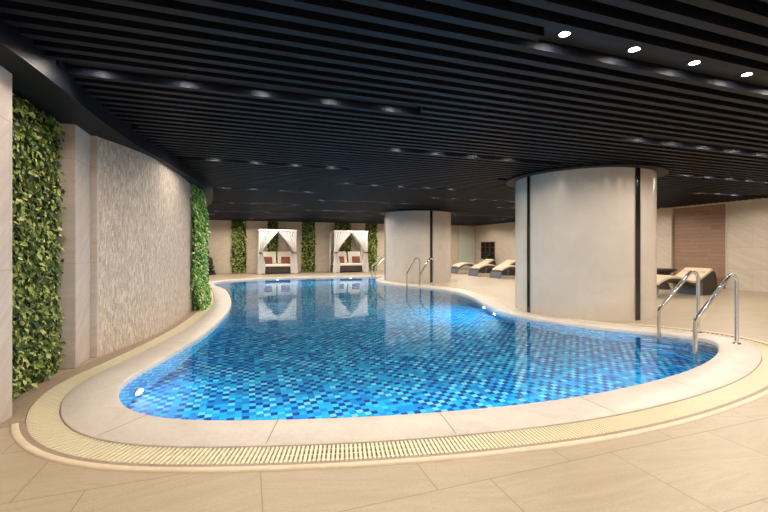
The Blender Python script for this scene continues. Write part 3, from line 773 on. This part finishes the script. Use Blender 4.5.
# ------------------------------------------------------------------ cabanas
CW, CD, CH = 1.72, 1.30, 2.13
def curtain(front_sign, side, w_top, lower=.30, y=0.0, flip=1, tie_z=1.02, inset=.05, seed=0):
    """half curtain gathered at its post; local x runs from the post (0) to the middle"""
    R = random.Random(seed); V = []; F = []; NX, NZ = 44, 40
    ph = R.uniform(0, 6)
    for j in range(NZ+1):
        z = .03+(CH-.10-.03)*j/NZ
        if z > tie_z:
            q = (z-tie_z)/(CH-.10-tie_z); w = .13+(w_top-.13)*(q**1.25); sx = -.02*(1-q)
        else:
            q = 1-z/tie_z; w = .13+(lower-.13)*min(1, q*1.7)**.8; sx = -.02-.10*q
        for i in range(NX+1):
            s = i/NX; amp = .026+.026*(1-w/w_top)
            x = sx+s*w; yy = amp*math.sin(s*2*math.pi*6.5+ph)+.35*amp*math.sin(s*31+z*2+ph)
            V.append((x, yy, z))
    for j in range(NZ):
        for i in range(NX):
            a = j*(NX+1)+i; F.append((a, a+1, a+NX+2, a+NX+1))
    return V, F
def make_cabana():
    r = empty('cabana', (0, 0, 0))
    hw, hd = CW/2, CD
    for x in (-hw+.03, hw-.03):
        for y in (.03, hd-.03):
            MB().box(x-.03, x+.03, y-.03, y+.03, 0, CH-.02).build('post', M['whitewood'], r, bevel=.004)
    cn = MB().box(-hw-.03, hw+.03, -.03, hd+.03, CH-.03, CH).build('canopy', M['white'], r, bevel=.01)
    va = MB()
    for (x0, x1, y0, y1) in ((-hw-.03, hw+.03, -.035, -.02), (-hw-.03, hw+.03, hd+.02, hd+.035), (-hw-.035, -hw-.02, -.03, hd+.03), (hw+.02, hw+.035, -.03, hd+.03)): va.box(x0, x1, y0, y1, CH-.09, CH-.02)
    va.build('valance', M['white'], cn)
    for sgn in (-1, 1):
        for fy, wt, lw in ((-.005, hw-.02, .34), (hd+.0, hw*.55, .22)):
            V, F = curtain(1, sgn, wt, lw, seed=int(sgn*3+fy*10))
            V = [(sgn*(-hw+.03+x) if sgn > 0 else sgn*(-hw+.03+x), fy+y, z) for x, y, z in V]
            V = [(-a if True else a, b, c) for a, b, c in V]
            cu = mesh('curtain', V, F, M['white'], r, smooth=True)
            xs = sgn*(hw-.03-.045)
            MB().lathe(xs, fy, [(.085, .98), (.095, 1.02), (.085, 1.06), (.07, 1.02), (.085, .98)], 16).build('curtain_tie', M['tie'], cu)
    for sgn in (-1, 1):    # narrow gathered curtain along each side of the frame
        V, F = curtain(1, sgn, .46, .26, seed=5+sgn)
        V = [(sgn*(hw-.01)+y*.8, hd-.05-x, z) for x, y, z in V]
        mesh('curtain', V, F, M['white'], r, smooth=True)
    MB().box(-hw+.10, hw-.10, .10, hd-.08, .05, .36).build('bed_base', M['wicker'], r, bevel=.015)
    ft = MB()
    for x in (-hw+.16, hw-.16):
        for y in (.16, hd-.14): MB().box(x-.03, x+.03, y-.03, y+.03, 0, .05).build('foot', M['wicker'], r)
    MB().box(-hw+.09, hw-.09, .09, hd-.08, .36, .48).build('mattress', M['mattress'], r, bevel=.03, seg=3)
    for sgn in (-1, 1):
        w = hw-.14; x0 = sgn*(w/2+.02)
        m = MB().box(-w/2+.015, w/2-.015, -.05, .05, 0, .64)
        o = m.build('backrest', M['mattress'], r, bevel=.03, seg=3); o.location = (x0, .72, .475); o.rotation_euler = (math.radians(-24), 0, 0)
    return r
cb = make_cabana()
cu0 = toUV(*((258-CX)/F_*19.3, 19.3))[0]
CABV = 19.42
def front_u(px): 
    return ray_v(px, CABV)
cab = [((front_u(259)+front_u(296.5))/2, 'white curtained cabana daybed on the left of the back wall'), ((front_u(336)+front_u(368))/2-.05, 'white curtained cabana daybed on the right near the far column')]
print('cab width', front_u(296.5)-front_u(259), front_u(368)-front_u(336))
pil = None
for n_, (u, lab) in enumerate(cab):
    o = cb if n_ == 0 else copy_tree(cb)
    o.location = (*UV(u, CABV), 0); o.rotation_euler = (0, 0, RZ); tag(o, lab, 'cabana', 'curtained cabanas')
    for sgn, nm in ((-1, 'left'), (1, 'right')):
        if pil is None:
            bm3 = bmesh.new(); bmesh.ops.create_grid(bm3, x_segments=12, y_segments=12, size=.5)
            top = [(v.co.x, v.co.y) for v in bm3.verts]; fs = [tuple(v.index for v in f.verts) for f in bm3.faces]; bm3.free()
            def puff(x, y): return .065*((1-(2*x)**2)*(1-(2*y)**2))**.45 if abs(x) < .499 and abs(y) < .499 else 0
            V = [(x*.42, -puff(x, y), y*.36) for x, y in top]+[(x*.42, puff(x, y), y*.36) for x, y in top]
            nn = len(top); F = fs+[tuple(i+nn for i in f)[::-1] for f in fs]
            pil = mesh('throw_pillow', V, F, M['rust'], None, smooth=True); p = pil
            bmx = bmesh.new(); bmx.from_mesh(pil.data); bmesh.ops.remove_doubles(bmx, verts=bmx.verts[:], dist=.0005); bmesh.ops.recalc_face_normals(bmx, faces=bmx.faces[:]); bmx.to_mesh(pil.data); bmx.free()
        else:
            p = pil.copy(); COL.objects.link(p)
        x, y = UV(u+sgn*.42-.02, CABV+.555); p.location = (x, y, .65); p.rotation_euler = (math.radians(-20), 0, RZ)
        tag(p, f'rust brown pillow against the {nm} backrest of the {"left" if n_ == 0 else "right"} cabana', 'pillow', 'rust brown cabana pillows')
# ------------------------------------------------------------------ world, camera
w = bpy.data.worlds.new('world'); C.world = w; w.use_nodes = True
w.node_tree.nodes['Background'].inputs[0].default_value = (.5, .55, .65, 1); w.node_tree.nodes['Background'].inputs[1].default_value = .02
cam = bpy.data.cameras.new('camera'); cam.sensor_width = 36; cam.lens = 36*F_/768; cam.shift_y = -(256-HY)/768; cam.clip_start = .02; cam.clip_end = 200
co = bpy.data.objects.new('camera', cam); COL.objects.link(co); co.location = (0, 0, CAMH); co.rotation_euler = (math.radians(90), 0, 0)
C.camera = co
C.view_settings.view_transform = 'Standard'; C.view_settings.look = 'None'; C.view_settings.exposure = 0.0; C.view_settings.gamma = 1.0
C.cycles.use_denoising = True; C.cycles.max_bounces = 10; C.cycles.transmission_bounces = 8; C.cycles.sample_clamp_indirect = 6.0
C.cycles.caustics_reflective = False
